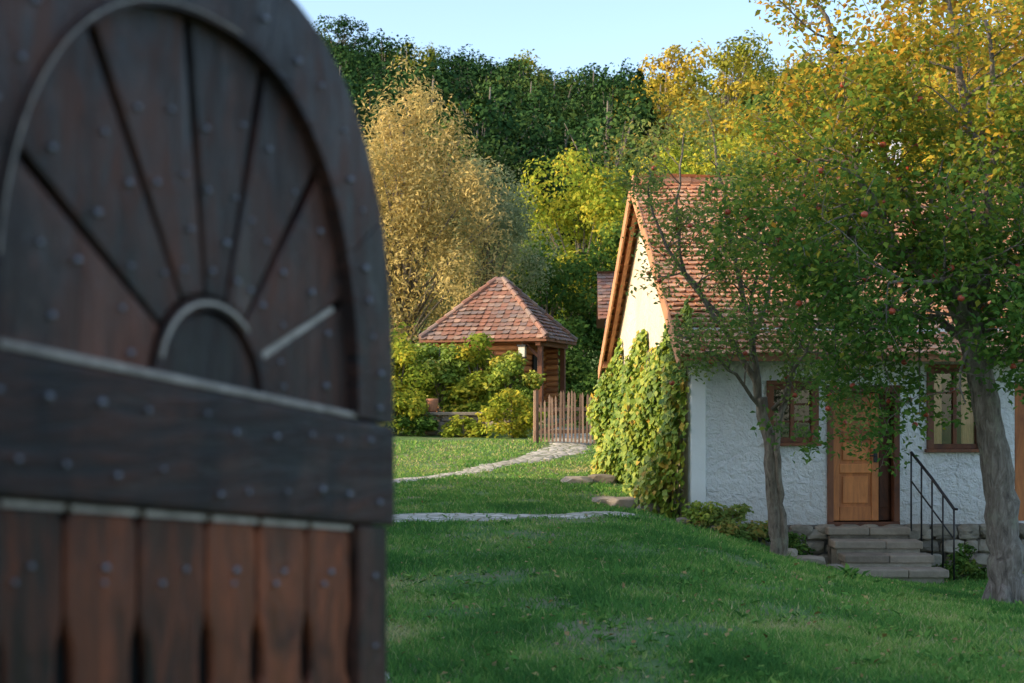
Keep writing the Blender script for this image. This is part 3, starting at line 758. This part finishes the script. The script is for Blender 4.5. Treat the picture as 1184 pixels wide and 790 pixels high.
# shrubs and vines
def bush(name,x,y,h,rad,n,ls,seed,mat,stretch=1,ncl=26):
    E=empty(name,(x,y,float(terrain(x,y))-.05)); E.scale=(stretch,1,1)
    mb,V,rn=clumptree(x,y,h,rad,ncl,n,ls,seed,low=.02,cr=.42)
    mb.obj('stems',M_bark2,E,smooth=True); bulk('foliage',V,4,mat,rn,E)
bush('grape_vine',-2.9,36.8,2.4,.75,6000,.12,61,L_lime,1.1)
bush('grape_vine.001',-1.9,37.4,2.6,.7,6000,.12,62,L_ivy,1.3)
bush('grape_vine.002',-.95,37.2,2.5,.66,6000,.12,63,L_lime,1.3)
bush('grape_vine.003',-.05,36.8,2.2,.55,4500,.11,64,L_ivy,1.2)
bush('shrub',-3.3,35.5,1.2,.7,3500,.12,65,L_lime,1.2)
bush('shrub.001',.0,34.9,1.2,.5,2800,.10,66,L_lime,1.2)
bush('shrub.002',2.1,37.5,1.5,.5,2500,.11,67,L_green,1.0)
bush('shrub.007',-1.2,35.2,.55,.3,1200,.09,74,L_lime,1.6,12)
bush('shrub.008',-2.4,35.2,.6,.35,1400,.09,75,L_green,1.5,12)
bush('shrub.003',3.2,20.55,.55,.32,1500,.07,68,L_slim,1.5,14)
bush('shrub.004',3.95,20.6,.35,.22,700,.06,69,L_green,1.5,10)
bush('shrub.005',6.35,20.3,.55,.26,1100,.07,70,L_green,1.2,12)
bush('shrub.006',2.75,20.6,.45,.2,600,.06,71,L_ivy,1.3,10)
bush('hedge',1.5,45,2.6,1.5,6000,.15,72,L_green,1.3)
bush('hedge.001',-4.6,43,3.0,1.5,7000,.16,73,L_lime,1.3)
# low stone wall by hut
mb=MB(); fr=random.Random(5)
for row in range(3):
    x=-2.2
    while x<-.7:
        w=fr.uniform(.22,.4); g=float(terrain(x,35.7)); rock(mb,(x+w/2,35.7+fr.uniform(-.04,.04),g+.1+row*.17),(w*.62,.2,.12),fr.random()); x+=w
W_=mb.obj('low_stone_wall',M_step)
mb=MB(); g=float(terrain(-1.5,35.7)); mb.box(-2.3,-.65,35.5,35.92,g+.52,g+.6); o=mb.obj('coping_slab',M_step,None,bevel=.015); o.parent=W_
mb=MB(); g+=.6; mb.tube([(-2.0,35.7,g),(-2.0,35.7,g+.06),(-2.0,35.7,g+.3),(-2.0,35.7,g+.34)],[.1,.12,.16,.15],14)
mb.obj('terracotta_pot',plain('terracotta',(.5,.22,.12),.8),smooth=True)
def boulder(name,x,y,r,seed,dz=0):
    mb=MB(); rock(mb,(0,0,0),r,seed); o=mb.obj(name,M_step,bevel=.01); o.location=(x,y,float(terrain(x,y))+dz)
for k,(x,y,r) in enumerate([(1.75,21.9,(.42,.3,.17)),(1.45,22.3,(.26,.22,.1)),(2.05,21.5,(.25,.2,.14)),(1.2,26.4,(.4,.28,.13)),(1.7,26.7,(.35,.25,.16)),(4.2,20.15,(.3,.16,.09)),(3.95,20.3,(.18,.13,.1)),(4.45,19.6,(.16,.13,.07)),(2.5,20.6,(.16,.14,.08))]):
    boulder('boulder' if k==0 else 'boulder.%03d'%k,x,y,r,k+1,.04)

# ------------------------------------------------------------ grass
N=360000
D=6.2*(35/6.2)**rng.random(N); X=D*rng.uniform(-.14,.42,N)
keep=~((D>20.9)&(X>2.2))&~((D>34)&(X<.4))
keep&=~((X>4.55)&(X<6.1)&(D>19.7))
X,D=X[keep],D[keep]
dmin=np.full(len(X),9.0)
for px,py,w in allp[::3]:
    dmin=np.minimum(dmin,np.hypot(X-px,D-py)-w/2)
pt_=.6*np.sin(X*1.1+D*.7)*np.sin(D*1.3-X*.8)+.4*np.sin(X*3.1+1)*np.sin(D*2.7)+.3*np.sin(X*6.1+D*2)*np.sin(D*5.3)
dens=np.zeros(len(X)); tone=np.zeros(len(X))
for b_ in range(420):
    bd=6.2*(34/6.2)**random.random(); bx=bd*random.uniform(-.12,.40); br=random.uniform(.08,.45)*(bd/12)**.5
    g=np.exp(-((X-bx)**2+((D-bd)*.8)**2)/br**2)
    if random.random()<.30: dens+=g
    else: tone+=g*random.choice([-.30,-.2,.22,.34])
k=(dmin>rng.uniform(-.12,.06,len(X)))&(rng.random(len(X))>np.clip((pt_-.6)*.8,0,.6)+np.clip(dens*.85,0,.85))
X,D,pt_,tone=X[k],D[k],pt_[k],tone[k]; n=len(X)
Z=terrain(X,D); a=rng.uniform(0,6.28,n); h=rng.uniform(.022,.062,n)*(1+.3*pt_.clip(-1,1)-.6*tone.clip(-.5,.5))*np.where(rng.random(n)<.03,1.8,1); w=.0042*np.maximum(D/9,1)*rng.uniform(.8,1.5,n)
ln=rng.normal(0,.65,(n,2))*h[:,None]
V=np.stack([np.stack([X-np.cos(a)*w,D-np.sin(a)*w,Z-.005],1),np.stack([X+np.cos(a)*w,D+np.sin(a)*w,Z-.005],1),np.stack([X+ln[:,0],D+ln[:,1],Z+h],1)],1)
dry_sunlit=np.exp(-((X-4.2)/1.3)**2-((D-10.5)/2.2)**2)*.35+np.clip((D-26)/6,0,1)*.25  # dry patch, plus far sunlit lawn brightened through blade colour
rn=np.clip(.34-.12*pt_+tone+dry_sunlit+rng.normal(0,.2,n)+np.where(rng.random(n)<.05,.6,0),0,1)
bulk('lawn_grass',V,3,L_grass,rn)
nw=300; wx=[]
for k in range(nw):
    d=6.5*(28/6.5)**random.random(); x=d*random.uniform(-.07,.36)
    if d>20 and x>2: continue
    for q in range(random.randint(5,10)):
        wx.append((x+random.gauss(0,.03),d+random.gauss(0,.03),float(terrain(x,d))+.015))
# a larger leafy weed near the cottage
for q in range(36):
    wx.append((3.86+random.gauss(0,.05),16.2+random.gauss(0,.05),float(terrain(3.86,16.2))+random.uniform(.0,.08)))
wx=np.array(wx); nw=len(wx); nr=rng.normal(0,.5,(nw,3)); nr[:,2]+=1; tp=rng.normal(size=(nw,3)); tp[:,2]=.4
sz=rng.uniform(.05,.11,nw); sz[-36:]*=1.9
bulk('lawn_weeds',quads(wx,sz,nr,tp,.35),4,L_grass,rng.uniform(.0,.7,nw))
n=900; d=6.5*(33/6.5)**rng.random(n); x=d*rng.uniform(-.1,.38,n); k=~((d>20.5)&(x>2.2)); x,d=x[k],d[k]; n=len(x)
P=np.stack([x,d,terrain(x,d)+.035],1); nr=rng.normal(0,.4,(n,3)); nr[:,2]+=1
bulk('fallen_leaves',quads(P,rng.uniform(.03,.06,n),nr,rng.normal(size=(n,3)),.65),4,L_litter,rng.uniform(0,.8,n))

# ------------------------------------------------------------ the wooden gate leaf
GL=empty('carved_wooden_gate')
M_gate=woodmat('dark_oiled_oak',(.008,.004,.004),(.125,.040,.022),(26,26,6),.48,1,.5,.42,0,.50,.80,1,(.085,.032,.02),.85)
M_gateh=woodmat('dark_oiled_oak_horizontal',(.008,.004,.004),(.11,.038,.022),(6,6,45),.48,1,.3,.42,0,.46,.76,1,(.07,.03,.02),.85)
M_plank=woodmat('red_oak_planks',(.016,.005,.003),(.30,.078,.028),(26,26,4),.48,1,.6,.40,0,.50,.86,1,None,.75)
M_edge=woodmat('worn_glint_edge',(.10,.08,.07),(.50,.43,.38),(20,20,20),.45,.4,.5,.5)  # pale worn oak, with the sky's gleam on edges put into its colour
M_nail=plain('iron_studs',(.25,.25,.29),.42,.85)
M_black=plain('black_back_board',(.006,.005,.005),.8)  # black colour stands in for the shade in the plank gaps
def G(n_):
    return lambda u,w:(-.630+.437*u+.9*n_,1.7+.9*u-.437*n_,w-.118*u)
UC=.418; WR=1.667; WB=1.488
def rout(t,a,b,p): return (abs(math.cos(t)/a)**p+abs(math.sin(t)/b)**p)**(-1/p)
def r_o(t): return rout(t,.485,.655,2.6)
def r_i(t): return rout(t,.375 if math.cos(t)>0 else .44,.535,2.3)
def pol(t,r): return (UC+r*math.cos(t),WR+r*math.sin(t))
def arc(f,t0,t1,n=40): return [pol(t0+(t1-t0)*k/n,f(t0+(t1-t0)*k/n)) for k in range(n+1)]
mb=MB()
mb.prism(arc(lambda t:r_o(t)-.004,0,math.pi,60)+[(UC-.48,WR-.3),(UC-.48,.05),(UC+.475,.05),(UC+.475,WR-.3)],G(-.05),G(-.008)); mb.obj('back_boards',M_black,GL)
mb=MB(); cuts=[0,38,78,118,150,180]
for i in range(len(cuts)-1):
    t0=math.radians(cuts[i]+.15); t1=math.radians(cuts[i+1]-.15); n_=14
    for k in range(n_):
        a=t0+(t1-t0)*k/n_; b=t0+(t1-t0)*(k+1)/n_
        q=[pol(a,r_i(a)),pol(a,r_o(a)),pol(b,r_o(b)),pol(b,r_i(b))]
        mb.prism(q,G(-.045),G(.03),.2+.12*i)
mb.obj('arched_rim',M_gate,GL)
mb=MB(); ang=[0,28.6,55,76,96,119.5,147,180]
for i in range(7):
    t0=math.radians(ang[i]+(1.1)); t1=math.radians(ang[i+1]-1.1)
    q=arc(lambda t:r_i(t)-.006,t0,t1,12)+arc(lambda t:.137,t1,t0,8)
    mb.prism(q,G(-.006),G(.012),random.random())
mb.prism(arc(lambda t:.11,0,math.pi,20),G(-.006),G(.010))
mb.obj('fan_planks',M_gate,GL,bevel=.004)
def ring(mb,f0,f1,n0,n1,t0=0,t1=math.pi,n=48):
    for k in range(n):
        a=t0+(t1-t0)*k/n; b=t0+(t1-t0)*(k+1)/n
        mb.prism([pol(a,f0(a)),pol(a,f1(a)),pol(b,f1(b)),pol(b,f0(b))],G(n0),G(n1),.5)
mb=MB(); ring(mb,lambda t:.115,lambda t:.133,-.006,.018); ring(mb,lambda t:r_i(t)-.012,lambda t:r_i(t)+.002,-.004,.035); mb.obj('arc_moulding',M_gateh,GL)
mb=MB(); ring(mb,lambda t:.122,lambda t:.127,.016,.021,.9,2.9); ring(mb,lambda t:r_i(t)-.006,lambda t:r_i(t)-.004,.03,.037,1.5,2.9)
t28=math.radians(28.6)
def rad_pt(r,o): return (UC+r*math.cos(t28)-o*math.sin(t28),WR+r*math.sin(t28)+o*math.cos(t28))
mb.prism([rad_pt(.142,-.005),rad_pt(.365,-.004),rad_pt(.365,.004),rad_pt(.142,.006)],G(-.004),G(.012),.6)
mb.obj('moulding_glint',M_edge,GL)  # pale lines paint the reflection along the moulding and one groove
mb=MB(); mb.prism([(UC-.49,WB),(UC+.488,WB),(UC+.488,WR-.004),(UC-.49,WR-.004)],G(-.045),G(.034),.4); mb.obj('middle_rail',M_gateh,GL,bevel=.008)
mb=MB(); mb.prism([(UC-.48,WR-.003),(UC+.375,WR-.003),(UC+.375,WR+.008),(UC-.48,WR+.008)],G(-.0),G(.030),.4)
mb.obj('rail_edge_moulding',M_edge,GL,bevel=.003)
mb=MB()
mb.prism([(UC+.378,.06),(UC+.470,.06),(UC+.470,WB-.002),(UC+.378,WB-.002)],G(-.045),G(.028),.3)
mb.prism([(UC-.48,.06),(UC-.42,.06),(UC-.42,WB-.002),(UC-.48,WB-.002)],G(-.045),G(.028),.3)
mb.prism([(UC-.418,.06),(UC+.376,.06),(UC+.376,.3),(UC-.418,.3)],G(-.045),G(.026),.3)
mb.obj('stiles_and_bottom_rail',M_gate,GL,bevel=.006)
us=[.0,.118,.2576,.4037,.526,.66,.792]; mb=MB(); top=WB-.012
def plank(a,b,r):
    a+=.003;b-=.003
    side=[(0,top-.02),(0,1.345),(.004,1.325),(.011,1.305),(.014,1.28),(.014,1.245),(.008,1.230),(0,1.222),(0,.31)]
    L=[(a+d,w) for d,w in side]; R=[(b-d,w) for d,w in side][::-1]
    mb.prism(L[::1]+R+[(b-.004,top-.006),(b-.012,top),(a+.012,top),(a+.004,top-.006)],G(-.004),G(.014),r)
for i in range(6): plank(us[i],us[i+1],[.2,.4,.3,.75,.85,.7][i])
mb.obj('lower_planks',M_plank,GL,bevel=.006)
mb=MB()
for i in range(6):
    a,b=us[i]+.008,us[i+1]-.008; mb.prism([(a,top+.0005),(b,top+.0005),(b,top+.008),(a,top+.008)],G(.0),G(.019),.6)
mb.obj('plank_worn_tops',M_edge,GL)
mb=MB()
def stud(u,w,n_,r=.0055): 
    c=G(n_)(u,w); r*=random.uniform(.7,1.15); icos(mb,c,(r,r,r),2)
random.seed(21)
for k in range(24):
    t=math.radians(4+k*7.5+random.uniform(-1.5,1.5)); stud(*pol(t,(r_i(t)+r_o(t))/2+random.uniform(-.02,.02)),.031)
for i in range(7):
    for f in (.25,.75) :
        for q in (.20,.30,.40):
            t=math.radians(ang[i]+(ang[i+1]-ang[i])*(f+random.uniform(-.08,.08))); q+=random.uniform(-.03,.03)
            if q<r_i(t)-.03: stud(*pol(t,q),.013)
for k in range(10):
    u=-.02+k*.095+random.uniform(-.02,.02)
    if u<.86: stud(u,WR-.045+random.uniform(-.015,.015),.035)
    if u<.84: stud(u+.03,WB+.04+random.uniform(-.015,.015),.035)
for i in range(6):
    m_=(us[i]+us[i+1])/2
    for w in (1.405,1.385): stud(m_+random.choice([-.03,.0,.03])*random.random(),w,.015)
for w in (1.40,1.28,1.15): stud(UC+.425,w,.029)
mb.obj('iron_studs',M_nail,GL,smooth=True)
mb=MB(); mb.box(-.90,-.72,1.34,1.54,-.2,2.75); mb.box(-.93,-.69,1.31,1.57,2.75,2.82); mb.obj('gate_post',M_gate,None,bevel=.015)

# ------------------------------------------------------------ shadow caster on the left (unseen, added to shade the yard)
BN=empty('barn_shadow_caster',(-9.6,0,0))
def caster_barn(y0,y1,eh,rh,w):
    mb=MB(); mb.box(-w,w,y0,y1,-.3,eh)
    k=y0
    while k<y1: mb.box(w,w+.03,k,k+.23,0,eh); k+=.25
    mb.add([(-w,y0,eh),(w,y0,eh),(0,y0,rh)],[(0,1,2)]); mb.add([(-w,y1,eh),(w,y1,eh),(0,y1,rh)],[(2,1,0)])
    mb.obj('board_walls',M_caster,BN)
    s=(rh-eh)/w; o_=.5
    tiles('roof_right',[(w+o_,y0-.4,eh-o_*s),(w+o_,y1+.4,eh-o_*s),(0,y1+.4,rh),(0,y0-.4,rh)],M_shingle,BN,.5,.45,seed=31)
    tiles('roof_left',[(-w-o_,y1+.4,eh-o_*s),(-w-o_,y0-.4,eh-o_*s),(0,y0-.4,rh),(0,y1+.4,rh)],M_shingle,BN,.5,.45,seed=32)
caster_barn(-8,17.7,4.4,8.9,3.0)
caster_barn(18.2,24,2.3,4.3,2.4)
mb=MB(); mb.box(3.04,3.1,5,7.4,0,2.8); mb.obj('shadow_caster_door',M_frame,BN)

# ------------------------------------------------------------ light, sky, camera
w=bpy.data.worlds.new('World'); S.world=w; w.use_nodes=True; nt=w.node_tree
sk=nt.nodes.new('ShaderNodeTexSky'); sk.sky_type='NISHITA'; sk.sun_disc=False
el=math.radians(22); ro=math.radians(255)
sk.sun_elevation=el; sk.sun_rotation=ro; sk.altitude=400; sk.air_density=1.0; sk.dust_density=2.0; sk.ozone_density=1.0
nt.links.new(sk.outputs[0],nt.nodes['Background'].inputs[0]); nt.nodes['Background'].inputs[1].default_value=.38
sd=Vector((math.sin(ro)*math.cos(el),math.cos(ro)*math.cos(el),math.sin(el)))
L=bpy.data.lights.new('sun','SUN'); L.energy=5; L.angle=math.radians(.5); L.color=(1,.77,.48)
lo=link(bpy.data.objects.new('sun',L)); lo.rotation_euler=(-sd).to_track_quat('-Z','Y').to_euler(); lo.location=(-20,0,20)
cam=bpy.data.cameras.new('camera'); co=link(bpy.data.objects.new('camera',cam)); S.camera=co
co.location=(0,0,1.6); co.rotation_euler=(math.radians(90),0,0)
cam.lens=50; cam.sensor_width=36; cam.shift_y=70/1184; cam.clip_start=.05; cam.clip_end=2000
cam.dof.use_dof=True; cam.dof.focus_distance=20; cam.dof.aperture_fstop=3.2
S.view_settings.view_transform='Standard'; S.view_settings.look='None'; S.view_settings.exposure=0
